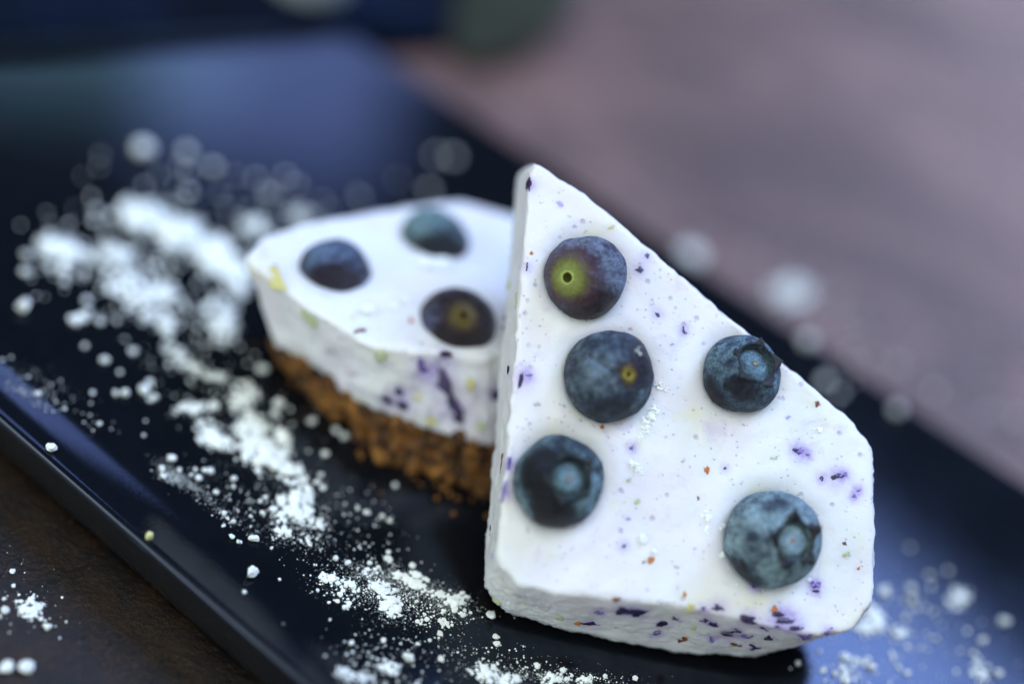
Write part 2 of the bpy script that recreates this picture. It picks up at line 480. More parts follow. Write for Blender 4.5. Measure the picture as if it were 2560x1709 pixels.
# ---- leaning slice (front)
DF = 0.2183; SL = 0.26
NCAM = Vector((-0.61 * SL, -0.79 * SL, 1.0)).normalized()
NFACE = RIGHT * NCAM.x + UP * NCAM.y + FWD * NCAM.z       # points into the cake
PF0 = CAM + RIGHT * ((1520 - IW / 2) / FPX * DF) - UP * ((940 - IH / 2) / FPX * DF) + FWD * DF
def on_face(x, y, off=0.0):
    v = ray(x, y); d = (PF0 + NFACE * off - CAM).dot(NFACE) / v.dot(NFACE); return CAM + v * d
FA = [(1338, 408), (1480, 500), (1800, 775), (2130, 1052), (2180, 1125), (2186, 1330), (2182, 1505), (2130, 1572), (2030, 1586), (1700, 1512), (1400, 1482), (1295, 1458), (1240, 1395), (1258, 1230), (1288, 900), (1316, 560), (1323, 430)]
FB = [(1325, 412), (1462, 510), (1768, 790), (2090, 1070), (2140, 1150), (2150, 1330), (2160, 1490), (2095, 1572), (1900, 1642), (1700, 1632), (1430, 1580), (1265, 1530), (1207, 1470), (1222, 1290), (1250, 900), (1282, 560), (1290, 435)]
A = outline([on_face(*p) for p in FA], 28, 16)
B = outline([on_face(*p, off=0.0135) for p in FB], 28, 16)
FB_SPOTS = [(1463, 690, 104), (1523, 938, 115), (1854, 934, 99), (1397, 1202, 114), (1931, 1347, 123)]
DENTS = [(on_face(x, y), r * DF / FPX) for x, y, r in FB_SPOTS]
def dent1(p):
    o = 0.0
    for c, r in DENTS:
        d = (p - c).length - r * 0.96
        if d < 0.006:
            o += -0.0008 * math.exp(-max(d, 0) / 0.0010) + 0.00010 * math.exp(-((d - 0.0032) / 0.0012) ** 2)
    return o
root1 = empty('cheesecake_slice', at(1700, 1640))
tag(root1, 'pointed white blueberry cheesecake slice propped up, its berry-studded top facing the viewer', 'cheesecake', 'cheesecake slices')
fill1, v1, f1, nn1 = loft('filling', A, B, M_FILL, 0.00045, 0.0, 34, 0.0004, 1, face_rings=80, edge_rough=0.0005, faceA=0.00020, dent=dent1)
keep(fill1, root1)
BV1 = BVHTree.FromPolygons(v1, f1)
cB = sum(B, Vector()) / len(B)
def inset_ring(P, s, off):
    c = sum(P, Vector()) / len(P); return [c + (p - c) * s + NFACE * off for p in P]
C1 = inset_ring(B, 0.985, 0.00005); C2 = inset_ring(B, 0.93, 0.0036)
zmin = min(p.z for p in C2)
crust1, vc1, fc1, _ = loft('crust', C1, C2, M_CRUST, 0.0003, 0.0, 8, 0.0008, 3, face_rings=4, edge_rough=0.0005)
for _v in crust1.data.vertices:
    if _v.co.z < 0.0001: _v.co.z = 0.0001
keep(crust1, root1)
print('front slice crust zmin mm', zmin * 1000, min(p.z for p in vc1) * 1000, 'fill', min(p.z for p in v1) * 1000)
pl = Pile(); rg = random.Random(3)
nC = len(C1)
for _ in range(420):
    i = rg.randrange(nC); t = rg.random()
    p = C1[i].lerp(C2[i], t)
    if p.z < 0.0008: p = p + Vector((0, 0, 0.0009))
    pl.add(rg, p, rg.uniform(0.0002, 0.0007), CHUNK_LO, sink=1.0)
cr = pl.build('crumb', M_CRUST); cr['kind'] = 'stuff'; keep(cr, crust1); cr.matrix_parent_inverse = Matrix.Translation(-Vector(root1.location)) @ Matrix.Identity(4)
cr.matrix_parent_inverse = Matrix.Identity(4)

# ---- lying slice (behind)
root2 = empty('cheesecake_slice', at(960, 1100))
tag(root2, 'white blueberry cheesecake slice lying flat on its brown crust, behind the propped slice', 'cheesecake', 'cheesecake slices')
ZB, ZC = 0.0220, 0.0074
T = [at(605, 640, ZB), at(660, 588, ZB), at(760, 556, ZB), at(1000, 514, ZB), at(1150, 498, ZB), at(1300, 540, ZB), at(1370, 640, ZB), at(1345, 868, ZB), at(1250, 892, ZB), at(1090, 878, ZB), at(932, 866, ZB), at(770, 768, ZB)]
Mid = [at(686, 864, ZC), at(720, 770, ZC), at(800, 720, ZC), at(1010, 700, ZC), at(1150, 690, ZC), at(1290, 720, ZC), at(1360, 820, ZC), at(1345, 1085, ZC), at(1236, 1120, ZC), at(1100, 1085, ZC), at(930, 1035, ZC), at(795, 930, ZC)]
Bot = [at(692, 890), at(720, 840), at(800, 790), at(1010, 775), at(1150, 765), at(1290, 800), at(1360, 900), at(1345, 1215), at(1236, 1248), at(1110, 1205), at(960, 1160), at(800, 1010)]
T2, M2, B2 = outline(T, 28, 14), outline(Mid, 28, 14), outline(Bot, 28, 14)
# keep clear of the propped slice's crust
Q0 = C2[0]
def clear(P):
    out = []
    for p in P:
        d = (p - Q0).dot(NFACE) - 0.0006
        if (p - CAM).dot(RIGHT) / (p - CAM).dot(FWD) * FPX + IW / 2 < 1228: d = 1.0
        out.append(p - Vector((NFACE.x, NFACE.y, 0)).normalized() * (d / math.hypot(NFACE.x, NFACE.y)) if d < 0 else p)
    return out
T2, M2, B2 = clear(T2), clear(M2), clear(B2)
fill2, v2, f2, nn2 = loft('filling', T2, M2, M_FILL, 0.0008, 0.0, 24, 0.0006, 7, face_rings=40, edge_rough=0.0005, faceA=0.0002)
keep(fill2, root2)
BV2 = BVHTree.FromPolygons(v2, f2)
K1 = [p + Vector((0, 0, -0.00005)) for p in M2]; K2 = [p + Vector((0, 0, 0.0002)) for p in B2]
crust2, vc2, fc2, _ = loft('crust', K1, K2, M_CRUST, 0.0003, 0.0, 12, 0.0020, 5, face_rings=4, edge_rough=0.0010)
keep(crust2, root2)
pl = Pile()
for _ in range(1000):
    i = rg.randrange(len(K1)); p = K1[i].lerp(K2[i], rg.random() ** 1.1)
    pl.add(rg, p + Vector((0, 0, 0.0006)), 0.0003 + 0.0017 * rg.random() ** 2.4, CHUNK_LO, sink=1.0)
cr2 = pl.build('crumb', M_CRUST); cr2['kind'] = 'stuff'; cr2.parent = crust2

pl = Pile()
for _ in range(90):
    i = rg.randrange(len(K2)); c = sum(K2, Vector()) / len(K2)
    d = (K2[i] - c); d.z = 0; p = Vector((K2[i].x, K2[i].y, 0)) + d.normalized() * abs(rg.gauss(0, 0.0035))
    if (p - Q0).dot(NFACE) < 0 or d.y > 0: continue
    pl.add(rg, p, 0.00015 + 0.0006 * rg.random() ** 2, CHUNK_LO, sink=0.4)
cl = pl.build('loose_crumbs', M_CRUST); tag(cl, 'loose brown biscuit crumbs on the plate along the crust of the lying slice', 'crumbs', kind='stuff')

# ---- skin flecks and pulp pieces set into the filling
def hit(bv, x, y):
    v = ray(x, y).normalized(); r = bv.ray_cast(CAM, v)
    return (r[0], r[1] if r[1].dot(v) < 0 else -r[1]) if r[0] is not None else (None, None)
FLECK_MESH = {}; JUICE = {1: [], 2: []}
def fleck(bv, root, x, y, a, b, ang, kind, rng):
    if bv is BV2: a, b = a * 1.25, b * 1.35
    elif y < 1500: a, b = a * 0.95, b * 0.95
    else: a, b = a * 1.1, b * 1.15
    P, N = hit(bv, x, y)
    if P is None: return
    px = depth(P) / FPX
    if kind in 'ndp': JUICE[1 if bv is BV1 else 2].append((P, 0.5 * (a + b) * px, 1.0 if kind == 'p' else 0.8))
    key = kind, rng.randrange(7)
    if key not in FLECK_MESH:
        r2 = random.Random(hash(key[1]) + ord(kind) * 31)
        V, Fc = chunk(r2, ICO3, 3, 0.50, 1.9)
        me = bpy.data.meshes.new('fruit_fleck'); me.from_pydata([tuple(v) for v in V], [], Fc); me.materials.append(M_FLECK[kind])
        me.polygons.foreach_set('use_smooth', [True] * len(me.polygons)); FLECK_MESH[key] = me
    o = bpy.data.objects.new('fruit_fleck' if kind in 'ndplkgy' else 'crumb_fleck', FLECK_MESH[key]); link(o)
    # x axis of the fleck: screen direction ang laid into the surface
    d = RIGHT * math.cos(rad(ang)) - UP * math.sin(rad(ang)); d = (d - N * d.dot(N)).normalized()
    e = N.cross(d)
    # undo foreshortening so that the piece keeps its size along the surface
    vv = (P - CAM).normalized()
    def fs(u): return max(0.35, math.sqrt(max(0.0, 1 - u.dot(vv) ** 2)))
    m = Matrix((d * (1.25 * a * px / fs(d)), e * (1.35 * b * px / fs(e)), N * 0.00016)).transposed()
    o.matrix_world = Matrix.Translation(P - N * 0.00008) @ m.to_4x4()
    mw = o.matrix_world.copy(); o.parent = root; o.matrix_parent_inverse = Matrix.Translation(-Vector(root.location)); o.matrix_basis = mw
rf = random.Random(21)
FR = [(1644, 784, 11, 5, 50, 'n'), (1711, 825, 11, 6, 60, 'n'), (1680, 860, 7, 4, 0, 'l'), (1581, 1119, 9, 6, -30, 'p'), (1767, 1174, 9, 6, 70, 'o'), (1812, 1169, 4, 4, 0, 'n'),
      (2003, 1130, 20, 9, 5, 'p'), (1990, 1124, 7, 5, 0, 'n'), (2018, 1136, 6, 4, 0, 'p'), (1504, 1065, 6, 5, 40, 'o'), (1570, 1296, 7, 4, 0, 'l'), (1742, 1245, 6, 5, 0, 'b'), (1452, 1050, 5, 5, 0, 'k'), (1409, 1015, 5, 4, 0, 'k'),
      (1404, 1054, 4, 3, 0, 'k'), (1303, 945, 26, 5, 105, 'd'), (1322, 938, 11, 3, -10, 'p'), (1271, 925, 10, 3, 100, 'd'), (1254, 1154, 22, 4, 103, 'b'), (1275, 1160, 16, 5, 108, 'p'), (1260, 1230, 24, 4, 98, 'p'),
      (1320, 462, 14, 5, 95, 'd'), (1400, 509, 10, 5, 40, 'l'), (1616, 638, 7, 6, 0, 'n'), (1598, 671, 11, 9, 0, 'n'), (1327, 632, 5, 5, 0, 'o'), (1316, 668, 11, 3, 95, 'd'), (1272, 708, 14, 4, 98, 'g'), (1290, 750, 18, 3, 98, 'y'), (1528, 569, 9, 4, -30, 'y'),
      (2052, 1194, 7, 6, 0, 'n'), (2092, 1192, 22, 8, -20, 'd'), (2108, 1186, 10, 5, -20, 'p'), (2146, 1225, 12, 4, -35, 'p'), (2136, 1242, 7, 6, 60, 'p'), (1560, 1363, 7, 6, 40, 'n'), (1628, 1399, 9, 8, -60, 'o'), (1610, 1405, 5, 4, 0, 'b'),
      (1691, 1416, 7, 4, 20, 'k'), (1710, 1484, 6, 6, 0, 'o'), (1886, 1466, 9, 5, 20, 'p'), (2040, 1461, 12, 9, 0, 'p'), (2036, 1464, 4, 4, 0, 'd'), (2038, 1476, 11, 3, 3, 'd'), (2113, 1356, 6, 6, 0, 'b'), (2146, 1419, 4, 5, 0, 'o'),
      (1542, 1498, 11, 4, -10, 'b'), (1580, 1527, 30, 6, 5, 'n'), (1552, 1528, 9, 7, 0, 'd'), (1598, 1533, 18, 6, 8, 'd'), (1474, 1557, 22, 4, 8, 'd'), (1441, 1557, 7, 3, 0, 'o'), (1724, 1520, 10, 6, 0, 'y'), (1757, 1524, 10, 4, 0, 'd'),
      (1797, 1517, 14, 5, 3, 'd'), (1764, 1550, 10, 4, -20, 'd'), (1872, 1548, 20, 6, 15, 'd'), (1944, 1535, 12, 6, 0, 'd'), (1961, 1553, 30, 9, 3, 'd'), (1968, 1549, 20, 6, -10, 'n'), (1909, 1569, 15, 5, 8, 'd'), (1839, 1572, 16, 6, 10, 'd'), (1816, 1588, 15, 8, -8, 'd'),
      (1708, 1597, 11, 8, 0, 'b'), (1714, 1594, 5, 4, 0, 'o'), (1778, 1592, 6, 9, 0, 'p'), (1830, 1612, 16, 4, -20, 'b'), (1884, 1616, 14, 5, -20, 'd'), (2012, 1592, 13, 5, -20, 'p'), (2020, 1608, 7, 6, 0, 'o'), (1933, 1521, 8, 6, 0, 'o'), (1734, 1566, 8, 5, 0, 'g'),
      (1209, 1414, 9, 4, 80, 'd'), (1212, 1474, 9, 7, 70, 'p'), (2043, 1009, 6, 7, 0, 'b'), (1970, 1042, 8, 6, 0, 'l'), (1240, 1500, 10, 5, 30, 'g'), (1300, 1490, 14, 5, 20, 'k'), (1360, 1520, 12, 4, 8, 'k'), (1226, 1330, 14, 3, 98, 'b'), (1238, 1060, 14, 3, 98, 'o'), (1232, 1390, 10, 4, 100, 'l'),
      (1935, 1143, 9, 6, 0, 'g'), (2115, 1384, 9, 7, 0, 'g'), (1572, 1198, 7, 6, 0, 'g'), (1594, 1254, 10, 6, -20, 'g'), (1343, 1011, 8, 7, 0, 'k'), (1653, 962, 5, 4, 0, 'g'), (1786, 1146, 4, 4, 0, 'k'), (1707, 1153, 4, 4, 0, 'k'), (1858, 1062, 4, 3, 0, 'k')]
FR += [(1660, 1560, 16, 5, 6, 'd'), (1640, 1585, 10, 5, 0, 'p'), (1500, 1530, 12, 4, 5, 'p'), (1690, 1545, 9, 4, 10, 'd'), (1990, 1570, 14, 5, -5, 'd'), (1925, 1595, 12, 5, 8, 'd'), (1860, 1590, 13, 5, -6, 'p'), (1400, 1545, 10, 4, 8, 'g'), (2070, 1580, 10, 4, -25, 'p'), (1780, 1560, 11, 4, 12, 'd')]
for x, y, a, b, g, kd in FR: fleck(BV1, root1, x, y, a, b, g, kd, rf)
for x, y, a, b, g, kd in [(1098, 945, 28, 11, 60, 'd'), (1130, 1020, 26, 11, 65, 'd'), (994, 981, 9, 8, 0, 'd'), (1010, 1012, 14, 9, 40, 'd'), (968, 1007, 10, 8, 0, 'd'), (1043, 984, 11, 9, 0, 'y'), (1114, 892, 12, 8, 20, 'd'), (1236, 978, 12, 11, 0, 'd'), (1171, 963, 10, 10, 0, 'y'),
                          (774, 790, 24, 8, 70, 'g'), (900, 827, 10, 7, 30, 'b'), (832, 876, 12, 9, 20, 'k'), (950, 890, 10, 8, 0, 'g'), (1085, 1050, 12, 7, 0, 'y'), (690, 700, 22, 10, 60, 'y'), (1062, 925, 20, 6, 60, 'p'), (870, 930, 9, 7, 0, 'k'), (1200, 1060, 10, 8, 0, 'g'), (1025, 800, 6, 5, 0, 'o')]:
    fleck(BV2, root2, x, y, a, b, g, kd, rf)

def soak(o, spots):
    """berry juice bleeding into the cream round each skin fleck"""
    from mathutils import kdtree
    me = o.data; vs = me.vertices; kd = kdtree.KDTree(len(vs))
    for v in vs: kd.insert(v.co, v.index)
    kd.balance(); val = [0.0] * len(vs)
    for P, r, w in spots:
        rr = r * 1.6 + 0.0004
        for co, idx, d in kd.find_range(P, rr * 2.6):
            val[idx] = min(1.0, val[idx] + w * 0.75 * math.exp(-(d / rr) ** 2))
    a = me.attributes.new('juice', 'FLOAT', 'POINT'); a.data.foreach_set('value', val)
soak(fill1, JUICE[1]); soak(fill2, JUICE[2])

# ------------------------------------------------------------------ blueberries
def berry_mesh(name, seed, kind, cr=0.36, squash=0.9, crease=None, jag=1.0, cdepth=0.16, hole=1.0):
    rng = random.Random(seed); sd = Vector((seed * 4.1, seed * 2.3, seed * 9.7))
    NP, verts, faces = 120, [], []
    prof = []  # list of (rho, z, tag)
    if kind == 'calyx':
        cdepth *= 1.25
        z0 = math.sqrt(1 - cr * cr)
        prof = [(0.0001, z0 - cdepth * 0.55, 0), (0.03, z0 - cdepth * 0.55, 0), (0.05, z0 - cdepth * 0.42, 0), (0.10, z0 - cdepth * 0.40, 0), (cr * .45, z0 - cdepth * 0.42, 0), (cr * .6, z0 - cdepth * 0.5, 0), (cr * .74, z0 - cdepth * 0.68, 0), (cr * .82, z0 - cdepth, 0.2), (cr * .90, z0 - cdepth * .98, .5),
                (cr * .97, z0 - cdepth * 0.4, .8), (cr * 1.0, z0 + 0.0, 1), (cr * 1.05, z0 + 0.012, 1), (cr * 1.14, math.sqrt(1 - (cr * 1.14) ** 2) + 0.012, .7), (cr * 1.28, math.sqrt(1 - (cr * 1.28) ** 2), .3)]
        th0 = math.asin(cr * 1.28)
    else:
        hs = hole
        prof = [(0.0001, 0.90, 0), (0.03 * hs, 0.90, 0), (0.055 * hs, 0.92, 0), (0.072 * hs, 0.975, 0), (0.085 * hs, 0.992, 0), (0.11 * hs, 0.990, 0), (0.15 * hs, math.sqrt(1 - (.15 * hs) ** 2), 0)]
        th0 = math.asin(0.15 * hs)
    nt = 60
    for k in range(1, nt + 1):
        th = th0 + (math.pi - 0.02 - th0) * k / nt
        prof.append((math.sin(th), math.cos(th), 0))
    ph0 = rng.random() * 6.28
    lob = [rng.uniform(0.35, 1.5) for _ in range(5)]
    for rho, z, w in prof:
        for i in range(NP):
            ph = 2 * math.pi * i / NP
            u = ((ph - ph0) / (2 * math.pi) * 5) % 5; f = abs((u % 1) - 0.5) * 2
            star = (f ** 1.5) * lob[int(u) % 5]
            r = rho * (1 + w * jag * (0.30 * star - 0.07) + w * jag * 0.09 * noise.noise(Vector((math.cos(ph) * 4, math.sin(ph) * 4, seed))))
            p = Vector((r * math.cos(ph), r * math.sin(ph), z * squash))
            q = p.normalized() if p.length > 0 else p
            p = p * (1 + 0.085 * noise.noise(q * 1.2 + sd) + 0.022 * noise.noise(q * 3.4 + sd) + 0.007 * noise.noise(q * 11 + sd))
            if crease:
                d = Vector((math.cos(crease[0]), math.sin(crease[0]), 0)); pr = p.dot(d); off = p.dot(Vector((-d.y, d.x, 0))) - 0.06 * math.sin(pr * 5)
                if p.z > 0 and 0.05 < pr < crease[1]:
                    env = math.sin(math.pi * min(1, (pr - .05) / (crease[1] - .05))) ** 0.6
                    p = p * (1 - 0.09 * env * math.exp(-(off / 0.045) ** 2) + 0.03 * env * math.exp(-((off - .09) / 0.05) ** 2))
            verts.append(p)
    nr = len(prof)
    for a in range(nr - 1):
        for i in range(NP):
            j = (i + 1) % NP
            faces.append((a * NP + i, (a + 1) * NP + i, (a + 1) * NP + j, a * NP + j))
    return verts, faces, ph0, lob
def sepals(ph0, lob, cr, squash, seed, flare=0.10):
    """the ragged dark crown round the sunken disc: five thin folded lobes"""
    verts, faces = [], []
    NPh, NK = 100, 6
    z0 = math.sqrt(1 - cr * cr) * squash
    for k in range(NK):
        t = k / (NK - 1)
        for i in range(NPh):
            ph = 2 * math.pi * i / NPh
            u = ((ph - ph0) / (2 * math.pi) * 5) % 5; f = abs((u % 1) - 0.5) * 2
            star = (f ** 1.3) * lob[int(u) % 5]
            rag = 0.03 * noise.noise(Vector((math.cos(ph) * 6, math.sin(ph) * 6, seed + 3))) + 0.014 * noise.noise(Vector((math.cos(ph) * 17, math.sin(ph) * 17, seed + 8)))
            r = cr * (0.96 + t * (0.05 + 0.44 * star)) + rag * t * 2.4
            zs = math.sqrt(max(0.05, 1 - r * r)) * squash
            verts.append(Vector((r * math.cos(ph), r * math.sin(ph), max(zs + 0.012, z0 - 0.02) + 0.055 * math.sin(t * 2.4) * (0.35 + star) + flare * 0.25 * t * star)))
    for k in range(NK - 1):
        for i in range(NPh):
            j = (i + 1) % NPh
            faces.append((k * NPh + i, k * NPh + j, (k + 1) * NPh + j, (k + 1) * NPh + i))
    n = len(verts)
    verts += [v - Vector((0, 0, 0.014)) for v in verts]
    faces += [tuple(n + q for q in reversed(f)) for f in faces]
    for i in range(NPh):
        j = (i + 1) % NPh; a = (NK - 1) * NPh
        faces.append((a + i, a + j, n + a + j, n + a + i)); faces.append((j, i, n + i, n + j))
    return verts, faces

M_SEPAL = NT('calyx_skin')
_v = M_SEPAL.obj()
M_SEPAL.l(M_SEPAL.ramp(M_SEPAL.noise(_v, 7, 5, 0.7), [(0.48, (0.003, 0.004, 0.006)), (0.62, (0.012, 0.02, 0.026)), (0.74, (0.12, 0.19, 0.22))]), M_SEPAL.b.inputs['Base Color'])
M_SEPAL.setv(M_SEPAL.b, Roughness=0.7); M_SEPAL = M_SEPAL.m
M_NUB = mat_plain('style_scar', (0.42, 0.25, 0.10), 0.6)
M_NUB_O = mat_plain('orange_style_scar', (0.38, 0.13, 0.02), 0.6)

BVB = {}
def blueberry(center, R, pole_dir, kind, mat, seed, label, roll=0.0, cr=0.36, squash=0.9, crease=None, nub=None, jag=1.0, sep=True, cdepth=0.16, hole=1.0):
    root = empty('blueberry', center); tag(root, label, 'blueberry', 'blueberries on the cheesecake')
    q = pole_dir.normalized().to_track_quat('Z', 'Y').to_matrix() @ Matrix.Rotation(roll, 3, 'Z')
    M = q.to_4x4() @ Matrix.Scale(R, 4)
    if isinstance(mat, dict):
        qi = q.inverted(); mk = dict(mat); pt = []
        for (x, y, cosr, amt) in mk.pop('rub_shade', ()):
            w = RIGHT * x - UP * y - FWD * math.sqrt(max(0.0, 1 - x * x - y * y)); pt.append((qi @ w.normalized(), cosr, amt))
        mat = mat_berry(patches=pt, **mk)
    if crease:
        w = q.inverted() @ (RIGHT * crease[0] - UP * crease[1]); crease = (math.atan2(w.y, w.x), crease[2])
    V, Fc, ph0, lob = berry_mesh('skin', seed, kind, cr, squash, crease, jag, cdepth, hole)
    o = mesh_obj('skin', V, Fc, mat, root); o.matrix_basis = M
    BVB[seed] = BVHTree.FromPolygons([M @ v + Vector(center) for v in V], Fc)
    if kind == 'calyx' and sep:
        V, Fc = sepals(ph0, lob, cr, squash, seed); c = mesh_obj('calyx', V, Fc, M_SEPAL, root); c.matrix_basis = M
    if kind == 'calyx':
        z0 = (math.sqrt(1 - cr * cr) - cdepth * 0.625) * squash
        V, Fc = chunk(random.Random(seed), ICO2, 4, 0.2, 2)
        c = mesh_obj('style_scar', [Vector((v.x * .055, v.y * .055, z0 + 0.012 + v.z * .03)) for v in V], Fc, nub or M_NUB, root); c.matrix_basis = M
    else:
        NPh = 60; V = []; Fc = []
        for k in range(10):
            a = k / 10 * 2 * math.pi
            for i in range(NPh):
                ph = i / NPh * 2 * math.pi
                w = 1 + 0.22 * noise.noise(Vector((math.cos(ph) * 5, math.sin(ph) * 5, seed)))
                rr = 0.088 * hole + 0.020 * math.cos(a) * w; V.append(Vector((rr * math.cos(ph), rr * math.sin(ph), 0.986 * squash + 0.013 * math.sin(a) * w)))
        for k in range(10):
            for i in range(NPh):
                j = (i + 1) % NPh; k2 = (k + 1) % 10
                Fc.append((k * NPh + i, k * NPh + j, k2 * NPh + j, k2 * NPh + i))
        c = mesh_obj('stem_scar', V, Fc, nub or M_NUB, root); c.matrix_basis = M
    return root
def pole_from(dx, dy, R):
    """axis direction whose tip shows dx, dy pixels off the berry centre"""
    x, y = dx / R, dy / R; z = math.sqrt(max(0.05, 1 - x * x - y * y))
    return RIGHT * x - UP * y - FWD * z

def face_berry(x, y, Rpx, dx, dy, lift, **kw):
    P = on_face(x, y); Rm = Rpx * depth(P) / FPX
    c = P - NFACE * (Rm * lift)
    # keep the centre on the sight line of the pixel while lifted off the face
    v = ray(x, y); d = (c - CAM).dot(NFACE) / v.dot(NFACE); c = CAM + v * d
    return blueberry(c, Rm, pole_from(dx, dy, Rpx), **kw)

M_NUB_Y = mat_plain('yellow_stem_scar', (0.36, 0.30, 0.04), 0.6)
M_NUB_G = mat_plain('green_stem_scar', (0.42, 0.55, 0.12), 0.6)
face_berry(1463, 690, 104, -52, 8, 0.10, kind='stem', seed=1, squash=0.93, nub=M_NUB_G, hole=1.7,
           mat=dict(name='half_ripe_skin', seed=1, bloom=(0.20, 0.26, 0.38), skin=(0.012, 0.005, 0.012), cover=0.54, mid=(0.060, 0.060, 0.115), gloss=0.3,
                    rub_shade=[(0.15, 0.85, 0.80, -0.34), (0.85, 0.1, 0.72, 0.10), (-0.2, -0.9, 0.8, 0.08)],
                    scar=[(0.0, (0.06, 0.06, 0.004), 1.0), (0.11, (0.07, 0.065, 0.004), 1.0), (0.17, (0.42, 0.48, 0.16), 1.0), (0.34, (0.29, 0.35, 0.06), 0.95), (0.47, (0.20, 0.17, 0.06), 0.8), (0.62, (0.14, 0.06, 0.08), 0.55), (0.95, (0.08, 0.05, 0.12), 0.0)]),
           label='half ripe blueberry with yellow green stem end, nearest the point of the propped slice')
face_berry(1523, 938, 115, 43, -5, 0.12, kind='stem', seed=2, squash=0.95, nub=M_NUB_Y, crease=(-0.92, -0.38, 0.85), roll=0.0, hole=1.0,
           mat=dict(name='frosted_skin', seed=2, bloom=(0.18, 0.27, 0.36), skin=(0.006, 0.010, 0.026), cover=0.52, mid=(0.034, 0.060, 0.105),
                    rub_shade=[(0.75, -0.35, 0.90, -0.22), (-0.05, -0.55, 0.85, 0.09), (0.1, 0.9, 0.75, -0.04)],
                    scar=[(0.0, (0.05, 0.03, 0.004), 1.0), (0.06, (0.07, 0.04, 0.004), 1.0), (0.085, (0.36, 0.30, 0.03), 1.0), (0.15, (0.20, 0.15, 0.02), 0.95), (0.22, (0.045, 0.02, 0.03), 0.8), (0.38, (0.03, 0.015, 0.04), 0.0)]),
           label='dark blueberry with small yellow stem scar and a creased skin, centre of the propped slice')
face_berry(1854, 934, 99, 34, -36, 0.05, kind='calyx', seed=3, cr=0.50, jag=0.3, cdepth=0.17, roll=1.0,
           mat=dict(name='pale_bloom_skin', seed=13, bloom=(0.19, 0.33, 0.42), skin=(0.005, 0.009, 0.022), cover=0.58, calyx_r=0.50, mid=(0.040, 0.080, 0.14),
                    rub_shade=[(-0.08, 0.28, 0.90, -0.32), (-0.75, 0.55, 0.9, -0.15)]),
           label='blueberry with open round crown at the slanted right edge of the propped slice')
face_berry(1397, 1202, 114, 32, -20, 0.10, kind='calyx', seed=4, cr=0.46, jag=0.9, cdepth=0.22, roll=0.4,
           mat=dict(name='rubbed_skin', seed=24, bloom=(0.20, 0.34, 0.41), skin=(0.004, 0.007, 0.014), cover=0.56, calyx_r=0.46, mid=(0.022, 0.042, 0.068),
                    rub_shade=[(-0.45, -0.30, 0.84, -0.26), (-0.15, 0.5, 0.82, -0.22), (0.75, 0.1, 0.85, 0.10), (-0.8, 0.35, 0.92, 0.12)]),
           label='rubbed dark blueberry with jagged crown at the lower left edge of the propped slice')
face_berry(1931, 1347, 123, 46, -10, 0.14, kind='calyx', seed=5, cr=0.40, jag=1.0, cdepth=0.17, roll=0.2, nub=M_NUB_O,
           mat=dict(name='silver_bloom_skin', seed=35, bloom=(0.30, 0.46, 0.54), skin=(0.006, 0.011, 0.024), cover=0.70, calyx_r=0.40, mid=(0.055, 0.10, 0.155),
                    rub_shade=[(-0.22, -0.08, 0.955, -0.24), (0.0, -0.78, 0.97, -0.2), (-0.66, 0.66, 0.93, -0.24), (-0.35, 0.4, 0.94, -0.12)]),
           label='silvery blue blueberry with ragged star crown and orange centre, lowest on the propped slice')

def top_berry(x, y, Rpx, lift, pole, **kw):
    P = at(x, y, ZB); Rm = Rpx * depth(P) / FPX
    return blueberry(P + Vector((0, 0, Rm * lift)), Rm, pole, **kw)
top_berry(838, 672, 96, -0.28, Vector((-0.3, 0.9, -0.2)), kind='stem', seed=6,
          mat=dict(name='glossy_dark_skin', seed=44, bloom=(0.13, 0.20, 0.34), skin=(0.012, 0.005, 0.016), cover=0.52, gloss=0.22, mid=(0.03, 0.035, 0.08),
                   rub_shade=[(0.1, 0.55, 0.62, -0.30), (-0.05, -0.75, 0.80, 0.14)]),  # darker base and lighter top paint the dome's shading
          label='dark blueberry with sugar heaped against it, left on the lying slice')
top_berry(1086, 590, 92, -0.25, Vector((0.2, 0.95, 0.1)), kind='calyx', seed=7, cr=0.36,
          mat=dict(name='teal_bloom_skin', seed=55, bloom=(0.17, 0.30, 0.35), skin=(0.007, 0.012, 0.020), cover=0.60, calyx_r=0.36, mid=(0.04, 0.075, 0.105),
                   rub_shade=[(0.2, 0.62, 0.66, -0.28), (-0.1, -0.6, 0.8, 0.12)]),  # same painted gradient: shaded towards the base, lit on top
          label='pale bloomed blueberry at the back of the lying slice')
P8 = at(1146, 796, ZB)
top_berry(1147, 800, 108, -0.36, (CAM - P8).normalized() + RIGHT * 0.22 + UP * 0.42, kind='stem', seed=8, squash=0.98,
          nub=mat_plain('olive_stem_scar', (0.20, 0.16, 0.04), 0.6),
          mat=dict(name='maroon_skin', seed=61, bloom=(0.085, 0.095, 0.18), skin=(0.012, 0.005, 0.010), cover=0.44, gloss=0.2, mid=(0.022, 0.012, 0.026),
                   rub_shade=[(0.3, 0.5, 0.55, -0.25), (-0.7, -0.1, 0.88, 0.16)],  # dark base painted as shade, pale left spot as a highlight
                   scar=[(0.0, (0.015, 0.01, 0.002), 1.0), (0.05, (0.02, 0.012, 0.002), 1.0), (0.10, (0.16, 0.115, 0.022), 1.0), (0.24, (0.17, 0.13, 0.035), 0.9), (0.40, (0.05, 0.03, 0.03), 0.7), (0.62, (0.02, 0.01, 0.02), 0.0)]),
          label='dark maroon blueberry with olive stem ring on the lying slice, beside the propped slice')

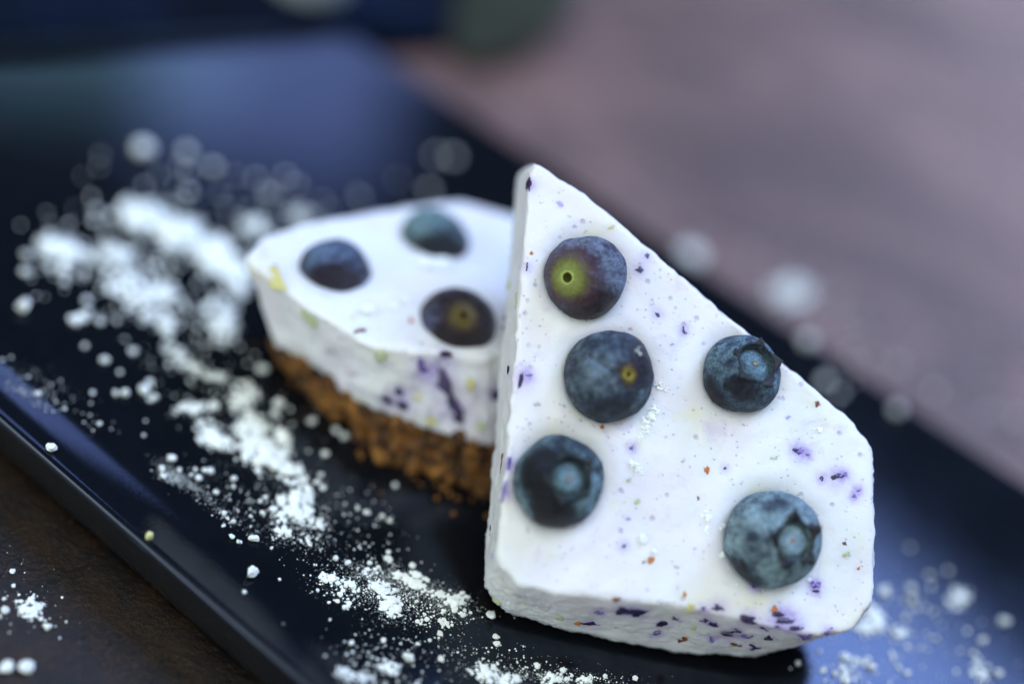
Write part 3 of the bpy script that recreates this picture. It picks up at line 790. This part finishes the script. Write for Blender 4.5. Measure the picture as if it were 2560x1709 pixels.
# ------------------------------------------------------------------ powdered sugar
rs = random.Random(77)
def on_plate(x, y):
    v = ray(x, y).normalized(); r = BV_PLATE.ray_cast(CAM, v)
    return (r[0], r[1] if r[1].z > 0 else -r[1]) if r[0] is not None else (None, None)
def on_table(x, y): return at(x, y, ZT), Vector((0, 0, 1))
G2 = 1.0898   # list coordinates below were read off a 2349 px wide view
def heap(pts, label, lib=CHUNK, surf=on_plate, n=40, small=0.27, flat=0.8, cat='sugar heap'):
    """one heap: pts = [(x, y, rx, ry, angle)] patches in view coordinates; its lumps pile up towards the middle"""
    pile = Pile(); first = None
    for (x, y, rx, ry, ang) in pts:
        x *= G2; y *= G2; rx *= G2; ry *= G2
        c0, _ = surf(x, y)
        if c0 is None: continue
        px = depth(c0) / FPX
        if first is None: first = c0
        R = 0.5 * (rx + ry) * px
        cs, sn = math.cos(rad(ang)), math.sin(rad(ang))
        sdv = Vector((x * 0.37, y * 0.23, 4.0))
        for _ in range(int(n * 2.5)):
            a = rs.uniform(0, 6.283); q = 1.3 * math.sqrt(rs.random())
            e = 1.0 + 0.45 * noise.noise(Vector((math.cos(a) * 1.6, math.sin(a) * 1.6, 0)) + sdv) + 0.25 * noise.noise(Vector((math.cos(a) * 4, math.sin(a) * 4, 0)) + sdv)
            if q > e and rs.random() < 0.86: continue
            u, w = q * rx * math.cos(a), q * ry * math.sin(a)
            p, N = surf(x + u * cs - w * sn, y + u * sn + w * cs)
            if p is None: continue
            qq = min(1.0, q / max(e, 0.3))
            s = R * small * (0.25 + 1.05 * rs.random() ** 1.5) * (1.25 - 0.75 * qq)
            hgt = max(0.0, (1 - qq * qq)) * R * 0.26 * rs.random()
            pile.add(rs, p + N * hgt, s, lib, squash=rs.uniform(flat * .6, flat * 1.1), up=N, sink=0.25)
    if not pile.v: return
    pile.v = [Vector(v) for v in pile.v]
    o = pile.build('sugar_heap')
    return tag(o, label, cat, 'powdered sugar heaps')
H = heap
H([(150, 590, 58, 40, 10), (110, 560, 28, 20, 0)], 'blurred sugar heap farthest left on the black plate', CHUNK_LO, n=70)
H([(330, 500, 62, 34, 15), (420, 545, 75, 38, 25), (500, 595, 62, 42, 20), (545, 640, 40, 40, 20)], 'long blurred bank of sugar leading to the tip of the lying slice', CHUNK_LO, n=80)
H([(268, 590, 45, 26, 20), (300, 662, 60, 42, 10), (370, 680, 30, 30, 0)], 'round blurred sugar heap in front of the long sugar bank', CHUNK_LO, n=70)
H([(500, 720, 40, 34, 30), (515, 760, 34, 30, 0)], 'blurred sugar heap beside the crust tip of the lying slice', CHUNK_LO, n=60)
H([(350, 725, 24, 18, 20), (385, 748, 26, 24, 0)], 'small blurred sugar heap between the round heap and the crust tip', CHUNK_LO, n=40)
H([(585, 520, 36, 20, 10)], 'blurred sugar heap behind the tip of the lying slice', CHUNK_LO, n=50)
H([(690, 498, 36, 18, 0)], 'blurred sugar heap behind the back edge of the lying slice', CHUNK_LO, n=50)
H([(405, 815, 38, 20, 40), (450, 850, 34, 16, 20)], 'narrow diagonal streak of blurred sugar in the middle of the plate', CHUNK_LO, n=45)
H([(560, 905, 36, 28, 20), (548, 930, 24, 20, 0)], 'sugar heap closest to the crust of the lying slice', CHUNK, n=45)
H([(440, 942, 42, 18, -5)], 'soft flat sugar heap left of the tall middle pile', CHUNK, n=45)
H([(478, 990, 30, 26, 60), (500, 1015, 42, 16, 10), (575, 985, 38, 40, 50), (590, 1030, 45, 28, 10), (610, 1060, 62, 30, 8), (665, 1080, 42, 26, 30), (650, 1010, 18, 36, -25)], 'large tall pile of sugar in the middle of the black plate', CHUNK, n=60, small=0.27)
H([(690, 1125, 30, 26, 20), (675, 1165, 38, 34, 0), (700, 1190, 24, 20, 0), (645, 1150, 12, 16, 0)], 'thick lump of sugar in front of the large middle pile', CHUNK_HI, n=30, small=0.36)
H([(650, 1224, 26, 15, 5), (640, 1200, 15, 9, 0), (700, 1238, 16, 10, 35), (735, 1205, 15, 14, 0)], 'jagged sugar flakes below the thick sugar lump', CHUNK_HI, n=12, small=0.42)
H([(755, 1330, 26, 15, 10), (800, 1345, 26, 14, 15)], 'crisp sugar heap at the left end of the front sugar band', CHUNK_HI, n=24, small=0.36)
H([(875, 1352, 32, 18, 10), (895, 1385, 26, 20, 30), (905, 1405, 16, 14, 0)], 'crisp thick sugar heap in the middle of the front sugar band', CHUNK_HI, n=26, small=0.40)
H([(785, 1380, 26, 16, 15)], 'smooth sugar lump in front of the left end of the front sugar band', CHUNK_HI, n=14, small=0.42)
H([(850, 1310, 18, 9, 0), (930, 1330, 36, 10, 28), (965, 1345, 24, 10, 30), (955, 1322, 26, 8, 18)], 'flaky upper streak of the front sugar band', CHUNK_HI, n=22, small=0.42, flat=0.5)
H([(1035, 1388, 26, 22, 10), (1010, 1365, 24, 10, 10), (1060, 1372, 16, 14, 0)], 'crumbly sugar heap at the right end of the front sugar band', CHUNK_HI, n=26, small=0.36)
H([(972, 1425, 19, 13, -10)], 'wedge shaped sugar lump below the front sugar band', CHUNK_HI, n=8, small=0.5)
H([(1020, 1430, 22, 10, 10)], 'low row of sugar below the right end of the front sugar band', CHUNK_HI, n=12, small=0.4)
H([(790, 1548, 26, 16, 5), (838, 1555, 26, 16, 5)], 'twin blurred sugar heaps at the bottom edge of the photo', CHUNK, n=34)
H([(890, 1530, 32, 17, 30)], 'slanted blurred sugar heap near the bottom edge of the photo', CHUNK, n=34)
H([(1115, 1545, 32, 26, 20), (1160, 1562, 30, 16, 0), (1185, 1556, 14, 10, 0)], 'sugar heap at the bottom edge below the propped slice corner', CHUNK, n=40)
H([(1275, 1558, 34, 12, 0), (1345, 1560, 26, 12, 0)], 'row of sugar at the bottom edge in the shade of the propped slice', CHUNK, n=34)
H([(2000, 1420, 30, 36, 0), (1985, 1440, 24, 20, 0)], 'blurred sugar heap touching the lower right corner of the propped slice', CHUNK, n=45)
H([(2056, 1450, 28, 16, 15)], 'blurred sugar heap just right of the heap at the slice corner', CHUNK, n=30)
H([(2198, 1372, 28, 26, 0)], 'blurred round sugar heap farthest right on the blue sheen of the plate', CHUNK, n=40)
H([(1940, 1508, 22, 13, 10), (1968, 1516, 12, 10, 0)], 'small sugar heap below the lower right corner of the propped slice', CHUNK, n=26)
H([(1945, 1547, 24, 22, 0)], 'sugar heap at the bottom edge right of the propped slice', CHUNK, n=34)
H([(2246, 1540, 22, 28, 0)], 'blurred sugar heap in the bottom right corner of the plate', CHUNK, n=34)
# on the stone
H([(1818, 668, 46, 30, 10), (1800, 680, 36, 26, 0)], 'large blurred sugar heap on the stone behind the propped slice', CHUNK_LO, on_table, n=60)
H([(1960, 730, 40, 20, 0)], 'thin blurred scatter of sugar on the stone right of the large far heap', CHUNK_LO, on_table, n=7, small=0.10)
H([(2266, 950, 26, 22, 0)], 'blurred sugar heap on the stone at the far right', CHUNK_LO, on_table, n=22, small=0.2)
H([(72, 1390, 28, 24, 0), (60, 1400, 20, 16, 0)], 'sugar heap on the dark stone left of the plate', CHUNK, on_table, n=46)

# single lumps one can count
LUMP_LIB = []
for i, (V, Fc) in enumerate(CHUNK_HI + CHUNK[:6]):
    me = bpy.data.meshes.new('sugar_lump'); me.from_pydata([tuple(v) for v in V], [], Fc); me.materials.append(M_SUGAR); LUMP_LIB.append(me)
def zone(x, y, r):
    big = 'larger' if r > 9 else 'small' if r > 5 else 'tiny'
    if x > 1800 and y < 1000: w = 'on the far edge of the plate behind the propped slice'
    elif x > 1800: w = 'on the blue sheen right of the propped slice' if x > 2060 else 'below the right corner of the propped slice'
    elif y < 470: w = 'at the back of the plate, far out of focus'
    elif x < 280 and y > 860: w = 'along the near rim at the left of the plate'
    elif x < 280: w = 'left of the round blurred heap'
    elif y < 1010 and x < 420: w = 'in front of the round blurred heap'
    elif y < 1060 and x > 590: w = 'between the middle pile and the crust'
    elif y < 1060: w = 'beside the diagonal sugar streak'
    elif x > 700 and y < 1215: w = 'on the bare plate right of the thick sugar lump'
    elif y < 1135: w = 'left of the large middle pile'
    elif y < 1265: w = 'between the middle pile and the near rim'
    elif x > 1050 and y < 1500: w = 'beside the lower left corner of the propped slice'
    elif y > 1495: w = 'near the bottom edge of the photo'
    elif y < 1310: w = 'behind the front sugar band'
    elif x < 735: w = 'left of the front sugar band, towards the rim'
    else: w = 'in front of the front sugar band'
    return big + ' white sugar lump ' + w, 'sugar lumps ' + w
def lump(x, y, rpx, surf=on_plate, label='single small lump of sugar lying loose on the black plate', group='loose sugar lumps on the plate', sq=0.75, view=True, name='sugar_lump'):
    if view: x *= G2; y *= G2; rpx *= G2
    p, N = surf(x, y)
    if p is None: return
    s = rpx * depth(p) / FPX * 1.12
    o = bpy.data.objects.new(name, rs.choice(LUMP_LIB)); link(o)
    q = N.to_track_quat('Z', 'Y').to_matrix() @ Matrix.Diagonal(Vector((s * rs.uniform(.9, 1.2), s * rs.uniform(.8, 1.05), s * sq))) @ Matrix.Rotation(rs.uniform(0, 6.28), 3, 'Z')
    zs = min((q @ v.co).dot(N) for v in o.data.vertices)
    o.matrix_world = Matrix.Translation(p - N * (zs + 0.00002)) @ q.to_4x4()
    tag(o, label, 'sugar lump', group)
for x, y, r in [(370, 1078, 11), (393, 1056, 12), (373, 1095, 9), (411, 1078, 6), (455, 1100, 10), (448, 1078, 6), (483, 1083, 10), (470, 1080, 8), (536, 1100, 8), (536, 1118, 6), (495, 1130, 7), (438, 1090, 5), (531, 1232, 9), (548, 1245, 9), (581, 1237, 13), (513, 1180, 8), (535, 1200, 8), (522, 1190, 6),
                (512, 1207, 6), (575, 1185, 6), (602, 1178, 8), (625, 1172, 10), (597, 1150, 6), (608, 1142, 6), (640, 1158, 6), (575, 1320, 19), (622, 1258, 6), (575, 1208, 4), (797, 1293, 9), (768, 1282, 8), (848, 1293, 8), (888, 1285, 11), (890, 1268, 7), (866, 1302, 6), (945, 1298, 8),
                (893, 1290, 6), (1125, 1412, 12), (1137, 1461, 9), (1139, 1478, 10), (1062, 1412, 8), (1078, 1406, 5), (1008, 1456, 9), (985, 1470, 6), (955, 1380, 6), (1032, 1355, 5), (1010, 1515, 11), (935, 1512, 16), (1230, 1530, 10), (1135, 1538, 6), (1290, 1538, 8), (1385, 1552, 8), (1455, 1558, 8),
                (740, 1330, 5), (728, 1355, 6), (880, 1470, 8), (805, 1475, 7), (958, 1478, 6), (640, 1330, 5), (560, 1360, 6), (712, 1320, 3), (1186, 1519, 4), (1258, 1545, 7), (1310, 1550, 6),
                (52, 710, 22), (190, 735, 16), (170, 740, 14), (285, 905, 13), (330, 900, 14), (240, 830, 12), (345, 880, 10), (305, 810, 10), (85, 905, 8), (228, 974, 7), (115, 1033, 14), (148, 939, 5), (62, 588, 14), (60, 628, 13), (230, 740, 10), (212, 902, 6), (265, 905, 9),
                (355, 915, 10), (640, 935, 16), (630, 955, 12), (770, 990, 9), (790, 1005, 11), (905, 1115, 10), (820, 1168, 6), (840, 1178, 8), (876, 1185, 7), (893, 1195, 6), (740, 1120, 8), (735, 1090, 7), (725, 1108, 9), (505, 870, 14), (480, 870, 12), (490, 935, 14), (600, 850, 13), (330, 1000, 5), (345, 920, 8), (745, 1045, 10), (715, 970, 11),
                (326, 352, 24), (428, 352, 13), (487, 388, 14), (430, 395, 8), (230, 360, 6), (1000, 362, 9), (1040, 366, 12), (985, 440, 12), (210, 455, 7), (330, 430, 7), (610, 445, 9), (820, 450, 7), (500, 450, 7),
                (2025, 1362, 14), (2088, 1350, 11), (2089, 1376, 13), (2300, 1430, 15), (2086, 1258, 7), (2174, 1310, 7), (2130, 1320, 7), (2135, 1345, 6), (2075, 1420, 9), (2125, 1395, 7), (2140, 1405, 7), (2250, 1470, 11), (2287, 1548, 12), (1878, 1494, 7), (1887, 1538, 8), (1998, 1530, 11), (1990, 1512, 7), (2080, 1545, 7), (2230, 1500, 8), (1915, 1545, 7), (2145, 1465, 6), (1830, 1522, 7), (2060, 1530, 6),
                (1888, 880, 16), (1925, 905, 10), (1845, 788, 20), (2050, 945, 18), (1950, 880, 6), (1910, 925, 6)]:
    _l, _g = zone(x, y, r); lump(x, y, r * 0.8, label=_l, group=_g)
for x, y, r, lb in [(1580, 598, 26, 'blurred sugar lump on the stone just behind the slanted edge of the propped slice'), (2140, 905, 10, 'faint blurred sugar lump on the stone near the far plate edge, right side'),
                    (2330, 965, 10, 'faint blurred sugar lump at the right edge of the photo, on the stone'), (1700, 720, 9, 'faint blurred sugar lump on the stone below left of the large far heap')]:
    lump(x, y, r, on_table, lb, 'loose sugar lumps on the far stone')
for x, y, r, lb in [(60, 1535, 16, 'round white sugar lump on the dark stone in the bottom left corner'), (15, 1532, 14, 'sugar lump on the dark stone at the very left of the bottom edge'), (12, 1402, 9, 'sugar lump on the dark stone left of the near stone heap'),
                    (30, 1312, 6, 'small sugar lump on the dark stone above the near stone heap'), (32, 1345, 5, 'tiny sugar lump on the dark stone just above the near stone heap'), (110, 1440, 9, 'sugar lump on the dark stone below right of the near stone heap'),
                    (95, 1420, 6, 'small sugar lump touching the lower right of the near stone heap'), (10, 1375, 5, 'tiny sugar lump at the left photo edge beside the near stone heap')]:
    lump(x, y, r, on_table, lb, 'loose sugar lumps on the near stone')
# dust: too fine to count
dust = Pile()
def dust_patch(x, y, rx, ry, ang, n, lo, hi, surf=on_plate, pile=None, gauss=True, lib=CHUNK_LO):
    pile = pile or dust
    cs, sn = math.cos(rad(ang)), math.sin(rad(ang))
    for _ in range(n):
        if gauss: u, w = rs.gauss(0, rx * .55), rs.gauss(0, ry * .55)
        else: u, w = rs.uniform(-rx, rx), rs.uniform(-ry, ry)
        p, N = surf((x + u * cs - w * sn) * G2, (y + u * sn + w * cs) * G2)
        if p is None: continue
        s = lo * (hi / lo) ** (rs.random() ** 2.2)
        pile.add(rs, p, s * MM, lib, squash=0.8, up=N, sink=0.3)
dust_patch(900, 1360, 150, 60, 18, 1500, 0.025, 0.22)
dust_patch(860, 1320, 70, 25, 15, 600, 0.02, 0.12)
dust_patch(960, 1345, 60, 25, 25, 700, 0.02, 0.12)
dust_patch(1030, 1390, 60, 40, 10, 500, 0.02, 0.14)
dust_patch(690, 1210, 90, 50, 20, 380, 0.03, 0.22)
dust_patch(560, 1150, 140, 50, 25, 260, 0.03, 0.22)
dust_patch(430, 1110, 60, 14, 32, 500, 0.02, 0.11)
dust_patch(385, 1095, 30, 10, 30, 260, 0.03, 0.14)
dust_patch(520, 1180, 90, 16, 35, 260, 0.02, 0.12)
dust_patch(600, 1000, 170, 110, 30, 110, 0.08, 0.40)
dust_patch(430, 850, 190, 110, 35, 100, 0.12, 0.60)
dust_patch(300, 640, 220, 110, 20, 150, 0.25, 0.9)
dust_patch(420, 540, 200, 90, 20, 90, 0.3, 1.0)
dust_patch(120, 900, 140, 40, 30, 110, 0.05, 0.3)
dust_patch(60, 905, 70, 12, 30, 160, 0.03, 0.16)
dust_patch(800, 1200, 140, 80, 25, 150, 0.05, 0.3)
dust_patch(1050, 1500, 260, 40, 8, 330, 0.04, 0.25)
dust_patch(1250, 1550, 160, 18, 3, 420, 0.03, 0.2)
dust_patch(900, 1540, 130, 30, 20, 120, 0.06, 0.35)
dust_patch(2060, 1440, 200, 120, 30, 230, 0.08, 0.5)
dust_patch(1960, 1540, 90, 30, 0, 160, 0.05, 0.3)
dust_patch(650, 450, 500, 70, 5, 25, 0.4, 0.9)
for (x, y, rx, ry, a_, n) in [(690, 1165, 75, 60, 10, 700), (660, 1225, 70, 30, 15, 600), (790, 1345, 80, 34, 12, 900), (890, 1375, 75, 48, 15, 1300), (935, 1335, 75, 22, 26, 900), (1035, 1385, 55, 40, 10, 900), (400, 1085, 50, 14, 33, 500), (1230, 1552, 190, 22, 3, 700), (575, 1030, 120, 80, 20, 500)]:
    dust_patch(x, y, rx, ry, a_, n, 0.012, 0.085)
o = dust.build('sugar_dust'); tag(o, 'fine powdered sugar dust and grains strewn over the black plate', 'sugar dust', kind='stuff')
sd_ = Pile()
dust_patch(75, 1400, 70, 55, 0, 60, 0.05, 0.3, on_table, sd_)
dust_patch(40, 1320, 60, 60, 0, 14, 0.05, 0.3, on_table, sd_)
dust_patch(1900, 720, 260, 90, 30, 60, 0.3, 0.8, on_table, sd_)
o = sd_.build('sugar_dust'); tag(o, 'fine powdered sugar dust strewn on the stone beside the plate', 'sugar dust', kind='stuff')
# sugar on the slices
def s1(x, y): return hit(BV1, x, y)
def s2(x, y): return hit(BV2, x, y)
def flake(pts, label, surf, n, small, lib=CHUNK):
    o = heap(pts, label, lib, surf, n, small, 0.6, 'sugar flake')
    if o: o['group'] = 'sugar on the cheesecake'; o.name = 'sugar_flake'
flake([(1478, 985, 14, 10, 0), (1490, 960, 16, 14, -40), (1500, 940, 12, 12, 0), (1470, 1005, 8, 8, 0)], 'ragged white sugar flake below the creased centre blueberry', s1, 20, 0.40)
flake([(1455, 1068, 16, 12, 20), (1470, 1080, 8, 8, 0)], 'sugar flake between the two left blueberries and the slice middle', s1, 16, 0.40)
flake([(1622, 1183, 12, 12, 0), (1622, 1215, 8, 10, 0)], 'sugar flake left of the silvery lowest blueberry', s1, 16, 0.40)
flake([(1880, 986, 12, 7, 20)], 'faint sugar flake near the right corner of the propped slice', s1, 12, 0.42)
flake([(1512, 885, 8, 12, -20), (1528, 895, 6, 6, 0)], 'sugar flake at the right side of the creased centre blueberry', s1, 12, 0.42)
flake([(735, 628, 34, 18, 20), (770, 650, 34, 14, 15)], 'sugar drift against the left dark blueberry of the lying slice', s2, 40, 0.2)
flake([(1000, 605, 56, 12, 3)], 'sugar drift in front of the back blueberry of the lying slice', s2, 40, 0.3)
for x, y, r in [(1475, 1235, 13), (1501, 1264, 8), (1655, 1273, 9), (1856, 1328, 6), (1660, 1205, 7), (1653, 1212, 5), (1748, 1333, 4), (1690, 1340, 3)]:
    lump(x, y, r * .9, s1, 'small sugar lump stuck to the top of the propped slice', 'sugar lumps on the propped slice', 0.4)
for x, y, r in [(840, 715, 18), (925, 690, 14), (905, 705, 10)]:
    lump(x, y, r * .9, s2, 'small blurred sugar lump on the lying slice between its berries', 'sugar lumps on the lying slice', 0.5)

flake([(1464, 802, 5, 8, 60), (1468, 812, 4, 4, 0)], 'white sugar flake stuck on the creased centre blueberry', lambda x, y: hit(BVB[2], x, y), 7, 0.45)
# yellow grain of pulp on the rim
p, N = on_plate(342 * G2, 1236 * G2)
if p is None: p, N = at(342 * G2, 1236 * G2, 0.002), Vector((0, 0, 1))
V, Fc = CHUNK[3]
o = mesh_obj('pulp_crumb', [Vector(v) * 0.0008 + p + N * 0.0006 for v in V], Fc, mat_plain('pale_yellow_pulp', (0.62, 0.62, 0.30), 0.7))
tag(o, 'pale yellow crumb on the near rim of the black plate', 'crumb')

# ------------------------------------------------------------------ blurred things behind the plate
def cloth():
    k = NT('navy_cloth'); v = k.obj()
    k.l(k.ramp(k.noise(v, 18, 4, 0.6), [(0.35, (0.001, 0.002, 0.005)), (0.55, (0.003, 0.008, 0.022)), (0.75, (0.005, 0.018, 0.055))]), k.b.inputs['Base Color'])
    k.setv(k.b, **{'Roughness': 0.95, 'Specular IOR Level': 0.1})
    k.l(k.bump(k.noise(v, 3000, 2, 0.5), 0.4, 0.0003), k.b.inputs['Normal'])
    verts, faces = [], []
    NX, NY = 60, 40
    for j in range(NY + 1):
        for i in range(NX + 1):
            x = -0.36 + 0.335 * i / NX; y0 = PLATE[3].y * MM + 0.004 + (x - PLATE[3].x * MM) * ((PLATE[2].y - PLATE[3].y) / (PLATE[2].x - PLATE[3].x))
            y = y0 + 0.25 * j / NY + 0.004 * noise.noise(Vector((x * 20, j * .2, 2)))
            z = ZT + 0.004 + 0.010 * max(0, noise.noise(Vector((x * 22, y * 9, 1.0)))) + 0.012 * abs(math.sin(x * 55 + y * 20)) * min(1, j / 14)
            if i in (0, NX) or j in (0, NY): z = ZT + 0.0006
            verts.append((x, y, z))
    for j in range(NY):
        for i in range(NX):
            a = j * (NX + 1) + i; faces.append((a, a + 1, a + NX + 2, a + NX + 1))
    o = mesh_obj('folded_cloth', verts, faces, k.m)
    mod = o.modifiers.new('thickness', 'SOLIDIFY'); mod.thickness = 0.001; mod.offset = 1
    tag(o, 'dark navy blue cloth lying rumpled on the table behind the plate, out of focus', 'cloth')
cloth()
def lathe(name, prof, mat, loc, n=48):
    verts, faces = [], []
    for r, z in prof:
        for i in range(n): verts.append(Vector((r * math.cos(2 * math.pi * i / n), r * math.sin(2 * math.pi * i / n), z)))
    for a in range(len(prof) - 1):
        for i in range(n):
            j = (i + 1) % n; faces.append((a * n + i, a * n + j, (a + 1) * n + j, (a + 1) * n + i))
    o = mesh_obj(name, verts, faces, mat); o.location = loc
    return o
pc = at(722, 88, ZT + 0.004)
o = lathe('pale_cup', [(0.0003, 0), (0.0075, 0), (0.0085, 0.001), (0.0092, 0.006), (0.0096, 0.013), (0.0090, 0.0136), (0.0084, 0.013), (0.0080, 0.006), (0.0070, 0.003), (0.0003, 0.0026)], mat_plain('pale_ceramic', (0.26, 0.30, 0.33), 0.6), Vector((pc.x, pc.y + 0.012, ZT + 0.006)))
tag(o, 'low pale round blurred cup standing behind the back edge of the plate', 'cup')

def leaf():
    verts, faces = [], []
    NX, NY = 24, 10
    a, b = at(1150, 165, ZT + 0.001), at(1420, -40, ZT + 0.001)
    d = b - a; w = Vector((-d.y, d.x, 0)).normalized(); L = d.length
    for i in range(NX + 1):
        t = i / NX; hw = 0.22 * L * (math.sin(math.pi * t ** 0.85) ** 0.8) + 0.0002
        for j in range(NY + 1):
            u = j / NY * 2 - 1
            verts.append(a + d * t + w * (hw * u) + Vector((0, 0, 0.0015 + 0.004 * abs(u) * math.sin(math.pi * t) + 0.006 * math.sin(math.pi * t) ** 2)))
    for i in range(NX):
        for j in range(NY):
            q = i * (NY + 1) + j; faces.append((q, q + 1, q + NY + 2, q + NY + 1))
    o = mesh_obj('green_leaf', verts, faces, mat_plain('olive_leaf', (0.016, 0.022, 0.010), 0.9))
    m = o.modifiers.new('thickness', 'SOLIDIFY'); m.thickness = 0.0004
    tag(o, 'blurred olive green leaf on the stone behind the far corner of the plate', 'leaf')
leaf()
